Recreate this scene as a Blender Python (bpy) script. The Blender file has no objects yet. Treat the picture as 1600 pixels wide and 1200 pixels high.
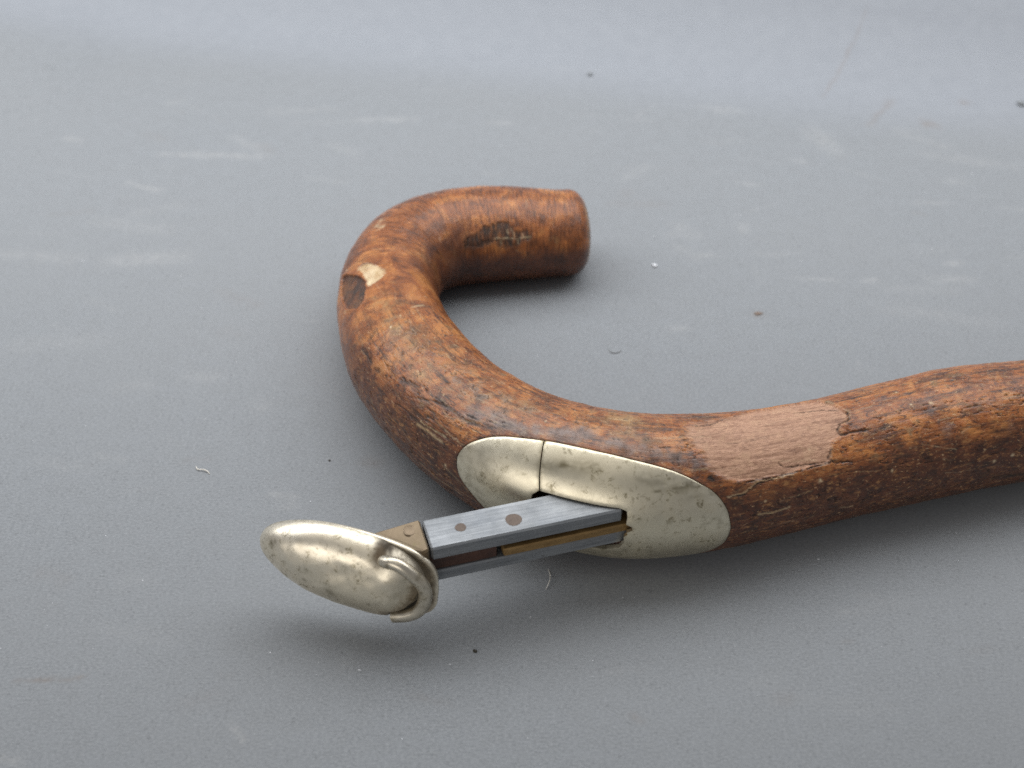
import bpy, math, random
import numpy as np
from mathutils import Vector
from mathutils.geometry import delaunay_2d_cdt

# ------------------------------------------------------------------ camera, world, lamps, exposure
scene = bpy.context.scene
coll = scene.collection
cam_data = bpy.data.cameras.new('camera')
cam = bpy.data.objects.new('camera', cam_data)
coll.objects.link(cam)
PITCH, DIST = math.radians(40), 0.30
cam.location = (0, -DIST*math.cos(PITCH), DIST*math.sin(PITCH))
cam.rotation_euler = (math.radians(90)-PITCH, 0, 0)
cam_data.sensor_width = 36.0
cam_data.lens = 36.0*2200/1600
cam_data.clip_start, cam_data.clip_end = 0.01, 20
cam_data.dof.use_dof = True
cam_data.dof.focus_distance = 0.256
cam_data.dof.aperture_fstop = 19.0
scene.camera = cam

world = bpy.data.worlds.new('World')
scene.world = world
world.use_nodes = True
bg = world.node_tree.nodes['Background']
bg.inputs[0].default_value = (0.95, 0.96, 1.0, 1)
bg.inputs[1].default_value = 0.25

def area_lamp(name, loc, target, sx, sy, power, col):
    d = bpy.data.lights.new(name, 'AREA')
    d.shape = 'RECTANGLE'; d.size = sx; d.size_y = sy; d.energy = power; d.color = col
    o = bpy.data.objects.new(name, d); coll.objects.link(o)
    o.location = loc
    o.rotation_euler = (Vector(target)-Vector(loc)).to_track_quat('-Z', 'Y').to_euler()
    return o
area_lamp('window_light', (-0.12, 0.115, 0.25), (-0.12, 0.135, 0), 0.9, 0.25, 2.35, (0.94, 0.965, 1.0))
area_lamp('ceiling_light', (-0.1, 0.1, 1.2), (0, 0, 0), 1.7, 1.3, 2.5, (1.0, 0.93, 0.82))
area_lamp('added_fill', (-0.55, -0.85, 0.30), (-.02, .04, .02), 1.0, 0.45, 2.6, (1.0, 0.96, 0.91))  # unseen fill lamp added to brighten the faces towards the camera

scene.view_settings.view_transform = 'Standard'
scene.view_settings.look = 'None'
scene.view_settings.exposure = 0.0
scene.view_settings.gamma = 1.0
scene.cycles.max_bounces = 8
scene.cycles.use_denoising = False

rng = np.random.default_rng(7)
random.seed(7)
MM = 0.001

# ------------------------------------------------------------------ numpy noise
_G = np.random.default_rng(11).normal(size=(4096, 3)); _G /= np.linalg.norm(_G, axis=1)[:, None]
def perlin(p):
    p = np.asarray(p, np.float64)
    i = np.floor(p).astype(np.int64); f = p - i
    u = f*f*f*(f*(f*6-15)+10)
    r = 0
    for dx in (0, 1):
        wx = u[..., 0] if dx else 1-u[..., 0]
        for dy in (0, 1):
            wy = u[..., 1] if dy else 1-u[..., 1]
            for dz in (0, 1):
                wz = u[..., 2] if dz else 1-u[..., 2]
                h = ((i[..., 0]+dx)*73856093) ^ ((i[..., 1]+dy)*19349663) ^ ((i[..., 2]+dz)*83492791)
                g = _G[h & 4095]
                r = r + wx*wy*wz*(g[..., 0]*(f[..., 0]-dx)+g[..., 1]*(f[..., 1]-dy)+g[..., 2]*(f[..., 2]-dz))
    return r*1.6
def fbm(p, oct=4, gain=0.5):
    a, s, t = 1.0, 0.0, 0.0
    for k in range(oct):
        s = s + a*perlin(p*(2.03**k)+17.3*k); t += a; a *= gain
    return s/t
def sstep(a, b, x):
    t = np.clip((x-a)/(b-a), 0, 1); return t*t*(3-2*t)
def poly_sdf(P, poly, closed=True):
    """distance to a polygon (negative inside) or to an open polyline"""
    V = np.asarray(poly, float); n = len(V)
    d = np.full(P.shape[:-1], 1e18); ins = np.zeros(P.shape[:-1], bool)
    for k in range(n if closed else n-1):
        a, b = V[k], V[(k+1) % n]
        e = b-a; w = P-a
        t = np.clip((w@e)/max(e@e, 1e-12), 0, 1)
        q = w-t[..., None]*e
        d = np.minimum(d, (q*q).sum(-1))
        if closed:
            c = (a[1] > P[..., 1]) != (b[1] > P[..., 1])
            with np.errstate(divide='ignore', invalid='ignore'):
                xi = a[0]+(P[..., 1]-a[1])*(b[0]-a[0])/(b[1]-a[1])
            ins ^= c & (P[..., 0] < xi)
    d = np.sqrt(d)
    return np.where(ins, -d, d) if closed else d
def closed_spline(pts, n_per=10):
    P = np.asarray(pts, float); N = len(P); out = []
    for k in range(N):
        p0, p1, p2, p3 = P[k-1], P[k], P[(k+1) % N], P[(k+2) % N]
        for j in range(n_per):
            u = j/n_per
            out.append(.5*((2*p1)+(-p0+p2)*u+(2*p0-5*p1+4*p2-p3)*u*u+(-p0+3*p1-3*p2+p3)*u**3))
    return np.array(out)
def resample(P, step, closed=True):
    P = np.asarray(P, float)
    Q = np.vstack([P, P[:1]]) if closed else P
    s = np.r_[0, np.cumsum(np.linalg.norm(np.diff(Q, axis=0), axis=1))]
    n = max(2, int(s[-1]/step))
    t = np.linspace(0, s[-1], n+1)
    if closed: t = t[:-1]
    return np.stack([np.interp(t, s, Q[:, k]) for k in range(Q.shape[1])], -1)

# ------------------------------------------------------------------ mesh helpers
def mesh_obj(name, verts, faces, mat, parent=None, smooth=True, sharp=None, attrs=None, uv=None):
    me = bpy.data.meshes.new(name)
    if isinstance(faces, np.ndarray):
        verts = np.asarray(verts, np.float32); nf, k = faces.shape
        me.vertices.add(len(verts)); me.vertices.foreach_set('co', verts.ravel())
        me.loops.add(nf*k); me.loops.foreach_set('vertex_index', faces.astype(np.int32).ravel())
        me.polygons.add(nf); me.polygons.foreach_set('loop_start', np.arange(0, nf*k, k, dtype=np.int32))
        me.update(calc_edges=True)
    else:
        me.from_pydata([tuple(v) for v in verts], [], [tuple(f) for f in faces])
    me.validate()
    for k, v in (attrs or {}).items():
        at = me.attributes.new(k, 'FLOAT' if np.ndim(v) == 1 else 'FLOAT_VECTOR', 'POINT')
        at.data.foreach_set('value' if np.ndim(v) == 1 else 'vector', np.asarray(v, np.float32).ravel())
    me.polygons.foreach_set('use_smooth', [smooth]*len(me.polygons))
    if sharp: me.set_sharp_from_angle(angle=math.radians(sharp))
    me.materials.append(mat)
    o = bpy.data.objects.new(name, me); coll.objects.link(o)
    if parent: o.parent = parent
    return o
def tag(o, **kw):
    for k, v in kw.items(): o[k] = v
    return o
def tube(path, rad, seg=10, cap=True):
    """verts, faces of a round tube along a 3-D path; rad may vary"""
    P = np.asarray(path, float); n = len(P); rad = np.broadcast_to(rad, (n,))
    T = np.gradient(P, axis=0); T /= np.linalg.norm(T, axis=1)[:, None]
    ref = np.array([0, 0, 1.]) if abs(T[0][2]) < .8 else np.array([1., 0, 0])
    N = np.cross(T[0], ref); N /= np.linalg.norm(N)
    V = []; F = []
    for k in range(n):
        N = N-T[k]*(N@T[k]); N /= np.linalg.norm(N); B = np.cross(T[k], N)
        for j in range(seg):
            a = 2*math.pi*j/seg
            V.append(P[k]+rad[k]*(math.cos(a)*N+math.sin(a)*B))
    for k in range(n-1):
        for j in range(seg):
            F.append((k*seg+j, k*seg+(j+1) % seg, (k+1)*seg+(j+1) % seg, (k+1)*seg+j))
    if cap:
        F.append(tuple(range(seg))[::-1]); F.append(tuple((n-1)*seg+j for j in range(seg)))
    return V, F
def prism_sections(sections):
    """loft equal-length closed sections (list of list of 3-D points) into a capped solid"""
    V = [p for s in sections for p in s]; n = len(sections[0]); F = []
    for k in range(len(sections)-1):
        for j in range(n):
            F.append((k*n+j, k*n+(j+1) % n, (k+1)*n+(j+1) % n, (k+1)*n+j))
    F.append(tuple(range(n))[::-1]); F.append(tuple((len(sections)-1)*n+j for j in range(n)))
    return V, F

# ------------------------------------------------------------------ material helpers
class NT:
    def __init__(s, name):
        s.m = bpy.data.materials.new(name); s.m.use_nodes = True
        s.t = s.m.node_tree; s.n = s.t.nodes; s.b = s.n['Principled BSDF']
    def new(s, kind, **kw):
        x = s.n.new(kind)
        for k, v in kw.items(): setattr(x, k, v)
        return x
    def link(s, a, b): s.t.links.new(a, b)
    def set(s, sock, v):
        if isinstance(v, bpy.types.NodeSocket): s.link(v, sock)
        elif isinstance(v, (tuple, list)) and len(v) == 3 and sock.type == 'RGBA': sock.default_value = (*v, 1)
        else: sock.default_value = v
    def attr(s, name, out='Fac'): return s.new('ShaderNodeAttribute', attribute_name=name).outputs[out]
    def obj(s): return s.new('ShaderNodeTexCoord').outputs['Object']
    def mapping(s, v, scale):
        x = s.new('ShaderNodeMapping'); s.link(v, x.inputs[0]); x.inputs['Scale'].default_value = scale; return x.outputs[0]
    def noise(s, v, scale, detail=4, rough=.55, dist=0):
        x = s.new('ShaderNodeTexNoise'); s.link(v, x.inputs['Vector'])
        x.inputs['Scale'].default_value = scale; x.inputs['Detail'].default_value = detail
        x.inputs['Roughness'].default_value = rough; x.inputs['Distortion'].default_value = dist
        return x.outputs['Fac']
    def voro(s, v, scale, feature='F1'):
        x = s.new('ShaderNodeTexVoronoi', feature=feature); s.link(v, x.inputs['Vector']); x.inputs['Scale'].default_value = scale
        return x.outputs['Distance']
    def ramp(s, f, stops):
        x = s.new('ShaderNodeValToRGB'); s.link(f, x.inputs[0]); e = x.color_ramp.elements
        while len(e) < len(stops): e.new(.5)
        for k, (p, c) in enumerate(stops):
            e[k].position = p; e[k].color = (*c, 1) if isinstance(c, tuple) else (c, c, c, 1)
        return x.outputs[0]
    def math(s, op, a, b=0.0):
        x = s.new('ShaderNodeMath', operation=op); s.set(x.inputs[0], a); s.set(x.inputs[1], b); return x.outputs[0]
    def mix(s, f, a, b, mode='MIX'):
        x = s.new('ShaderNodeMix', data_type='RGBA', blend_type=mode)
        s.set(x.inputs[0], f); s.set(x.inputs[6], a); s.set(x.inputs[7], b); return x.outputs[2]
    def bump(s, h, strength, dist, normal=None):
        x = s.new('ShaderNodeBump'); s.link(h, x.inputs['Height'])
        x.inputs['Strength'].default_value = strength; x.inputs['Distance'].default_value = dist
        if normal: s.link(normal, x.inputs['Normal'])
        s.link(x.outputs[0], s.b.inputs['Normal']); return x.outputs[0]
    def bsdf(s, **kw):
        for k, v in kw.items(): s.set(s.b.inputs[k.replace('_', ' ')], v)

def mat_paper():
    t = NT('grey_paper'); o = t.obj()
    big = t.noise(o, 14, 3); fib = t.noise(t.mapping(o, (1, 1.6, 1)), 1500, 3, .7); mid = t.noise(o, 260, 4, .6); strk = t.noise(t.mapping(o, (.25, 1.6, 1)), 90, 4, .6)
    c = t.mix(t.ramp(fib, [(.3, 0.), (.7, 1.)]), (.178, .188, .197), (.288, .299, .309))
    c = t.mix(t.math('MULTIPLY', t.ramp(mid, [(.35, 0.), (.7, 1.)]), .35), c, (.268, .283, .298))
    c = t.mix(t.math('MULTIPLY', t.ramp(big, [(.35, 0.), (.7, 1.)]), .35), c, (.252, .258, .262))
    c = t.mix(t.math('MULTIPLY', t.ramp(strk, [(.62, 0.), (.8, 1.)]), .10), c, (.33, .345, .36))
    c = t.mix(t.math('MULTIPLY', t.ramp(fib, [(.68, 0.), (.80, 1.)]), .25), c, (.42, .43, .44))
    c = t.mix(t.math('MULTIPLY', t.ramp(t.noise(o, 900, 2, .5), [(.27, 1.), (.36, 0.)]), .35), c, (.13, .135, .14))
    c = t.mix(t.attr('pale_band'), c, t.mix(t.ramp(mid, [(.3, 0.), (.7, 1.)]), (.256, .270, .291), (.275, .289, .310)))   # paler, bluer paper from about where the sheet rises
    br = t.noise(o, 420, 4, .7)
    s1 = t.math('MULTIPLY', t.attr('scuff'), t.ramp(br, [(.3, .35), (.65, 1.)]))
    c = t.mix(s1, c, (.50, .49, .47))
    c = t.mix(t.math('MULTIPLY', t.attr('brown'), t.ramp(br, [(.3, .45), (.65, 1.)])), c, (.20, .15, .115))
    t.bsdf(Base_Color=c, Roughness=.80, Specular_IOR_Level=.25)
    t.bump(t.math('ADD', t.math('MULTIPLY', fib, 1.), t.math('MULTIPLY', mid, .6)), .14, .00010)
    return t.m

def mat_bark():
    t = NT('varnished_bark'); o = t.obj(); g = t.attr('grain', 'Vector')      # grain = (along, around) in mm
    lon = t.noise(t.mapping(g, (.09, .9, 1)), 1.0, 6, .64, .5)              # lengthwise figure
    mot = t.noise(o, 165, 6, .66, .8)
    mot2 = t.noise(o, 330, 5, .65, .5)
    fine = t.noise(t.mapping(g, (.9, 3.2, 1)), 1.0, 5, .7, .3)
    cross = t.noise(t.mapping(g, (2.6, .22, 1)), 1.0, 4, .6, .4)            # ring wrinkles across the hook
    c = t.ramp(mot, [(.27, (.070, .026, .013)), (.40, (.195, .062, .018)), (.50, (.322, .102, .026)), (.64, (.50, .197, .054))])
    c = t.mix(t.math('MULTIPLY', t.ramp(mot2, [(.32, 1.), (.47, 0.)]), .60), c, (.075, .032, .017))
    c = t.mix(t.math('MULTIPLY', t.ramp(mot2, [(.58, 0.), (.72, 1.)]), .55), c, (.38, .19, .07))
    c = t.mix(t.math('MULTIPLY', t.math('MULTIPLY', t.ramp(lon, [(.36, 1.), (.50, 0.)]), t.attr('lengthwise')), .75), c, (.045, .021, .014))
    c = t.mix(t.math('MULTIPLY', t.math('MULTIPLY', t.ramp(lon, [(.58, 0.), (.70, 1.)]), t.attr('lengthwise')), .40), c, (.43, .255, .125))
    c = t.mix(t.math('MULTIPLY', t.math('MULTIPLY', t.ramp(cross, [(.42, 1.), (.54, 0.)]), t.attr('wrinkled')), .68), c, (.060, .024, .013))
    c = t.mix(t.math('MULTIPLY', t.math('MULTIPLY', t.ramp(cross, [(.56, 0.), (.68, 1.)]), t.attr('wrinkled')), .35), c, (.30, .15, .075))
    c = t.mix(t.math('MULTIPLY', t.ramp(fine, [(.30, 1.), (.44, 0.)]), .40), c, (.035, .017, .012))
    c = t.mix(t.attr('ruddy_shade'), c, t.mix(t.ramp(mot2, [(.35, 0.), (.65, 1.)]), (.040, .016, .011), (.115, .040, .020)))
    flk = t.noise(t.mapping(g, (.55, 1.1, 1)), 1.0, 6, .72, .8); flk2 = t.noise(t.mapping(g, (1.0, 1.5, 1)), 1.0, 4, .7, .4)
    lw = t.attr('lengthwise')
    c = t.mix(t.math('MULTIPLY', t.math('MULTIPLY', t.ramp(flk, [(.38, 1.), (.455, 0.)]), lw), .78), c, (.040, .020, .015))
    c = t.mix(t.math('MULTIPLY', t.math('MULTIPLY', t.ramp(flk, [(.55, 0.), (.64, 1.)]), lw), .60), c, (.40, .20, .075))
    c = t.mix(t.math('MULTIPLY', t.math('MULTIPLY', t.ramp(flk2, [(.61, 0.), (.67, 1.)]), lw), .70), c, (.50, .33, .18))
    c = t.mix(t.math('MULTIPLY', t.ramp(flk2, [(.28, 1.), (.36, 0.)]), .6), c, (.025, .014, .010))
    # marks of the wood, with painted sheen and lit edges among them
    c = t.mix(t.attr('tan'), c, t.mix(t.ramp(mot2, [(.35, 0.), (.65, 1.)]), (.22, .11, .045), (.42, .25, .11)))
    c = t.mix(t.attr('grey'), c, t.mix(t.ramp(mot2, [(.35, 0.), (.65, 1.)]), (.115, .078, .066), (.27, .21, .19)))
    barec = t.mix(t.ramp(fine, [(.30, 0.), (.62, 1.)]), (.295, .152, .096), (.525, .308, .198))
    barec = t.mix(t.math('MULTIPLY', t.ramp(lon, [(.35, 1.), (.5, 0.)]), .55), barec, (.17, .075, .042))
    barec = t.mix(t.math('MULTIPLY', t.ramp(mot2, [(.52, 0.), (.68, 1.)]), .5), barec, (.54, .34, .21))
    barec = t.mix(t.math('MULTIPLY', t.ramp(flk, [(.34, 1.), (.44, 0.)]), .5), barec, (.12, .055, .032))
    c = t.mix(t.attr('bare'), c, barec)
    c = t.mix(t.attr('dark'), c, t.mix(t.ramp(fine, [(.35, 0.), (.65, 1.)]), (.014, .010, .008), (.052, .034, .025)))
    c = t.mix(t.attr('cream'), c, t.mix(t.ramp(mot2, [(.35, 0.), (.6, 1.)]), (.50, .34, .17), (.72, .58, .37)))
    c = t.mix(t.attr('crack'), c, (.012, .008, .006))
    rough = t.math('ADD', t.ramp(mot2, [(.3, .30), (.7, .46)]), t.math('MULTIPLY', t.attr('bare'), .18))
    rough = t.math('ADD', rough, t.math('MULTIPLY', t.attr('dark'), .15))
    t.bsdf(Base_Color=c, Roughness=rough, Specular_IOR_Level=.36, Coat_Weight=t.math('MULTIPLY', t.math('SUBTRACT', 1., t.attr('bare')), .22), Coat_Roughness=.18)
    h = t.math('ADD', t.math('MULTIPLY', fine, .8), t.math('MULTIPLY', cross, t.math('MULTIPLY', t.attr('wrinkled'), .7)))
    h = t.math('ADD', h, t.math('MULTIPLY', lon, t.math('MULTIPLY', t.attr('lengthwise'), .8)))
    t.bump(h, .75, .00020)
    return t.m

def mat_nickel(name, base=(.70, .655, .555), rough=.33, dirt=.5):
    t = NT(name); o = t.obj()
    n1 = t.noise(o, 170, 6, .65, .6); n2 = t.noise(o, 900, 4, .7); n3 = t.noise(t.mapping(o, (.5, 1, 1)), 60, 3)
    c = t.mix(t.ramp(n3, [(.35, 0.), (.65, 1.)]), base, tuple(x*y for x, y in zip(base, (.93, .92, .88))))
    f = t.math('MULTIPLY', t.math('MULTIPLY', t.ramp(n1, [(.50, 0.), (.70, 1.)]), t.ramp(n2, [(.40, .25), (.58, 1.)])), dirt)
    c = t.mix(f, c, (.36, .31, .20))
    pits = t.math('MULTIPLY', t.ramp(n2, [(.27, 1.), (.34, 0.)]), t.ramp(n1, [(.42, 0.), (.58, 1.)]))
    c = t.mix(t.math('MULTIPLY', pits, .8), c, (.09, .075, .045))
    n4 = t.noise(o, 760, 5, .75, .4)
    c = t.mix(t.math('MULTIPLY', t.math('MULTIPLY', t.ramp(n4, [(.54, 0.), (.64, 1.)]), t.ramp(n1, [(.42, 0.), (.60, 1.)])), .80), c, (.20, .165, .085))
    c = t.mix(t.math('MULTIPLY', t.ramp(n4, [(.30, 1.), (.40, 0.)]), .35), c, tuple(min(1, x*1.15) for x in base))
    c = t.mix(t.attr('stain'), c, (.17, .14, .075))
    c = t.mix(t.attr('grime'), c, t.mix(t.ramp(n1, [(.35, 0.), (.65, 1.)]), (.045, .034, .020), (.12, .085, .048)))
    met = t.math('SUBTRACT', 1., t.math('MULTIPLY', t.math('MAXIMUM', t.attr('grime'), t.math('MULTIPLY', f, .6)), .85))
    r = t.math('ADD', t.ramp(n1, [(.3, rough-.03), (.7, rough+.13)]), t.math('MULTIPLY', t.attr('grime'), .3))
    t.bsdf(Base_Color=c, Metallic=t.math('MULTIPLY', met, .94), Roughness=r, Specular_IOR_Level=.5)
    t.bump(t.math('ADD', n2, t.math('MULTIPLY', n1, .8)), .05, .00008)
    return t.m

def mat_steel():
    t = NT('dull_steel'); o = t.obj(); rt_ = t.new('ShaderNodeVectorRotate', rotation_type='Z_AXIS'); t.link(o, rt_.inputs[0]); rt_.inputs['Angle'].default_value = -math.radians(16); rot = rt_.outputs[0]
    br = t.noise(t.mapping(rot, (.045, 1, 1)), 1900, 5, .7); n1 = t.noise(o, 210, 5, .6); n2 = t.noise(o, 900, 4, .7)
    c = t.mix(t.ramp(br, [(.3, 0.), (.7, 1.)]), (.19, .20, .21), (.34, .352, .362))
    c = t.mix(t.math('MULTIPLY', t.ramp(n1, [(.48, 0.), (.7, 1.)]), .35), c, (.20, .21, .215))
    sc = t.noise(t.mapping(rot, (.06, 1, 1)), 420, 3, .5, .6)
    c = t.mix(t.math('MULTIPLY', t.ramp(sc, [(.60, 0.), (.64, 1.)]), .45), c, (.50, .515, .525))
    c = t.mix(t.math('MULTIPLY', t.ramp(sc, [(.30, 1.), (.36, 0.)]), .55), c, (.10, .105, .11))
    pa = t.noise(o, 120, 4, .65); c = t.mix(t.math('MULTIPLY', t.ramp(pa, [(.45, 0.), (.65, 1.)]), .45), c, (.16, .175, .195))
    geo = t.new('ShaderNodeNewGeometry'); c = t.mix(t.math('MULTIPLY', t.ramp(geo.outputs['Pointiness'], [(.53, 0.), (.60, 1.)]), .5), c, (.55, .56, .56))
    c = t.mix(t.math('MULTIPLY', t.ramp(n2, [(.66, 0.), (.74, 1.)]), .6), c, (.46, .47, .47))
    c = t.mix(t.math('MULTIPLY', t.ramp(n2, [(.27, 1.), (.34, 0.)]), .6), c, (.10, .09, .08))
    t.bsdf(Base_Color=c, Metallic=.7, Roughness=t.ramp(n1, [(.3, .46), (.7, .60)]))
    t.bump(br, .25, .00006)
    return t.m

def mat_simple(name, a, b, rough, metal=0., scale=300, stretch=(1, 1, 1)):
    t = NT(name); o = t.obj()
    n = t.noise(t.mapping(o, stretch), scale, 5, .65); n2 = t.noise(o, scale*3, 3, .6)
    c = t.mix(t.ramp(n, [(.32, 0.), (.68, 1.)]), a, b)
    c = t.mix(t.math('MULTIPLY', t.ramp(n2, [(.28, 1.), (.4, 0.)]), .5), c, tuple(x*.45 for x in a))
    t.bsdf(Base_Color=c, Metallic=metal, Roughness=t.math('ADD', rough, t.math('MULTIPLY', n, .15)))
    t.bump(n, .25, .00008)
    return t.m

M_paper = mat_paper(); M_bark = mat_bark()
M_plate = mat_nickel('nickel_silver_plate', (.77, .705, .555), .31, .45)
M_cap = mat_nickel('nickel_silver_cap', (.84, .765, .625), .31, .46)
M_ring = mat_nickel('nickel_silver_wire', (.66, .60, .50), .30, .6)
M_ferrule = mat_nickel('tarnished_ferrule', (.215, .165, .115), .50, .5)
M_steel = mat_steel()
M_brass = mat_simple('dull_brass', (.20, .120, .045), (.33, .21, .085), .42, .55, 500, (.3, 1, 1))
M_rivet = mat_simple('brown_rivet', (.11, .082, .066), (.17, .13, .105), .55, .4, 900)
M_strip = mat_simple('red_brown_wood', (.035, .016, .011), (.085, .036, .021), .6, 0, 700, (.25, 1, 1))  # brown wood darkened so its recess reads as a shaded slot
M_fibre = mat_simple('pale_fibre', (.62, .58, .50), (.75, .72, .66), .6)
M_crumb_dark = mat_simple('dark_crumb', (.020, .018, .012), (.05, .042, .028), .7, 0, 2500)
M_crumb_pale = mat_simple('pale_crumb', (.55, .56, .58), (.68, .69, .71), .7, 0, 2500)
M_crumb_brown = mat_simple('brown_crumb', (.15, .11, .085), (.23, .17, .135), .7, 0, 2500)
M_flake = mat_simple('grey_flake', (.225, .235, .24), (.30, .31, .315), .7, 0, 2500)
M_crumb_grey = mat_simple('grey_crumb', (.17, .18, .185), (.24, .25, .255), .7, 0, 2500)

# ------------------------------------------------------------------ the sheet of grey paper, flat in front and swept up behind
SCUFF=[('p',-92.3,94.5,-65.0,93.6,1.15,0.55),('p',-74.9,103.2,-67.3,97.5,1.51,0.35),('p',-95.9,45.5,-78.0,47.6,2.14,0.45),('p',-98.5,80.0,-89.7,76.9,0.78,0.5),('p',-43.1,113.2,-26.3,112.9,0.88,0.5),('p',-7.0,111.8,0.0,111.5,0.87,0.35),('p',-119.6,102.5,-116.6,102.2,1.04,0.5),('p',-102.8,62.8,-84.6,58.5,2.00,0.25),('p',-122.7,48.9,-103.7,46.3,1.64,0.3),('p',81.5,106.6,86.4,94.9,2.36,0.4),('p',97.2,37.9,107.8,38.2,1.18,0.4),('p',65.9,38.4,76.3,37.9,0.65,0.4),('p',41.0,60.8,43.0,57.1,1.68,0.35),('p',56.0,61.3,57.2,58.5,1.12,0.4),('p',43.6,48.1,48.2,47.6,0.80,0.4),('p',101.4,70.6,109.4,70.6,0.91,0.35),('p',35.8,19.6,38.9,19.6,0.94,0.55),('p',74.0,91.6,77.1,90.0,0.97,0.4),('p',57.7,81.5,63.1,79.0,0.77,0.3),('p',103.4,44.9,106.3,44.7,0.81,0.5),('p',82.2,37.7,85.2,37.4,0.65,0.5),('p',58.3,48.9,65.9,48.7,0.68,0.25),('p',86.1,34.6,103.6,33.4,1.28,0.2),('p',53.5,120.7,63.8,117.1,1.44,0.3),('p',95.4,157.8,100.4,153.8,1.36,0.2),('b',86.8,124.4,102.8,151.1,0.39,0.5),('b',97.5,110.1,105.6,122.6,0.84,0.5),('b',112.2,111.8,115.1,109.0,1.42,0.5),('b',54.8,24.8,57.2,24.3,0.72,0.8),('b',-84.4,-78.9,-73.4,-78.1,0.35,0.7),('b',19.7,-85.8,21.5,-87.1,0.45,0.45),('p',-46.4,-87.4,-44.0,-90.9,0.39,0.8),('p',-83.0,-93.6,-79.6,-94.9,0.88,0.5),('p',-46.7,-33.9,-42.2,-34.8,0.71,0.45),('b',-29.5,-23.5,-26.8,-24.8,0.93,0.35),('p',-18.9,-51.6,-12.9,-54.7,0.95,0.15),('p',57.4,42.3,57.5,35.9,0.38,0.2),('p',-94.7,-23.9,-83.9,-26.7,1.14,0.18),('p',57.1,-63.9,71.4,-60.9,1.51,0.16),('p',-73.5,-66.9,-60.5,-69.7,1.61,0.14),('p',48.5,-82.1,62.0,-84.8,1.32,0.14),('b',-17.2,-82.1,-10.7,-83.2,0.79,0.15),('p',14.3,-76.8,23.1,-76.2,0.69,0.15),('p',84.6,27.2,109.3,21.2,1.95,0.22),('p',-109.9,13.2,-90.7,15.4,2.09,0.2),('p',-67.3,117.1,-49.8,118.9,1.44,0.25),('p',108.4,94.9,133.5,87.8,1.65,0.25),('b',125.8,120.7,126.9,120.4,0.93,0.6),]
SWEEP_R = 0.05
def sweep_start(x): return .136-.20*np.clip(x, -.20, .16)      # the sheet starts to rise along a slightly skewed line
def paper_point(x, y):
    """x, flat length y -> point on the sheet"""
    y0 = sweep_start(x); t = np.maximum(0, y-y0); a = np.minimum(t/SWEEP_R, .80)
    over = np.maximum(0, t-.80*SWEEP_R)
    yy = np.minimum(y, y0)+SWEEP_R*np.sin(a)+over*math.cos(.80)
    zz = SWEEP_R*(1-np.cos(a))+over*math.sin(.80)
    return yy, zz
xs = np.r_[np.linspace(-.62, -.17, 40)[:-1], np.linspace(-.17, .17, 460), np.linspace(.17, .62, 40)[1:]]
ys = np.r_[np.linspace(-.55, -.12, 40)[:-1], np.linspace(-.12, .24, 470), np.linspace(.24, .42, 30)[1:]]
X, Y = np.meshgrid(xs, ys)
YY, ZZ = paper_point(X, Y)
# gentle cockle of the sheet and the soft fold at its back left corner
ZZ = ZZ+.0006*fbm(np.stack([X*9, Y*9, 0*X], -1), 3)*sstep(.07, .16, Y)
fold = -(X+.1205)-.02*(Y-.15)
ZZ = ZZ+np.where(fold > 0, .17*fold, 0)*sstep(.10, .17, Y)*np.exp(-np.maximum(fold, 0)/.05)
wp = np.stack([X, Y], -1)*1000
warp = np.stack([fbm(np.stack([X*220, Y*220, 0*X], -1), 3), fbm(np.stack([X*220+9, Y*220, 0*X+5], -1), 3)], -1)
scuff = np.zeros_like(X); brown = np.zeros_like(X)
patchy = np.clip(.65+.9*fbm(np.stack([X*500, Y*700, 0*X+3], -1), 3), 0, 1.2)
flatY = wp.copy(); flatY[..., 1] = YY*1000
for k, x0, y0, x1, y1, w, st in SCUFF:
    box = (abs(wp[..., 0]-(x0+x1)/2) < abs(x1-x0)/2+6*w+2) & (abs(flatY[..., 1]-(y0+y1)/2) < abs(y1-y0)/2+6*w+2)
    if not box.any(): continue
    q = flatY[box]+warp[box]*min(2.2*w, 2.0)
    a, b = np.array([x0, y0]), np.array([x1, y1]); e = b-a; L = max(np.linalg.norm(e), 1e-6)
    t = ((q-a)@e)/L/L; tc = np.clip(t, 0, 1)
    d = np.linalg.norm(q-a-tc[:, None]*e, axis=1)
    v = st*np.exp(-(d/(w*1.25))**2)*(.55+.45*np.sin(np.pi*np.clip(tc*.9+.05, 0, 1)))*patchy[box]
    if k == 'p': scuff[box] = np.maximum(scuff[box], v*.62)
    else: brown[box] = np.maximum(brown[box], v)
for k in range(110):
    x0, y0 = rng.uniform(-120, 150), rng.uniform(-92, 125); L = rng.uniform(.6, 9)*(1.6 if y0 > 20 else .7); an = rng.normal(0, .5); w = rng.choice([.3, .5, .9, 1.8]); st_ = rng.uniform(.05, .17)
    e = np.array([math.cos(an), math.sin(an)])*L; a = np.array([x0, y0])
    box = (abs(wp[..., 0]-x0-e[0]/2) < abs(e[0])/2+4*w+1) & (abs(flatY[..., 1]-y0-e[1]/2) < abs(e[1])/2+4*w+1)
    if not box.any(): continue
    q = flatY[box]+warp[box]*1.2; tc = np.clip(((q-a)@e)/L/L, 0, 1)
    d = np.linalg.norm(q-a-tc[:, None]*e, axis=1)
    v = st_*np.exp(-(d/w)**2)*patchy[box]
    if k % 4: scuff[box] = np.maximum(scuff[box], v)
    else: brown[box] = np.maximum(brown[box], v)
hz = np.clip(fbm(np.stack([X*25, Y*130, 0*X+8], -1), 4)-.30, 0, 1)*.35*sstep(-.02, .06, Y)
scuff = np.maximum(scuff, hz*patchy)
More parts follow.
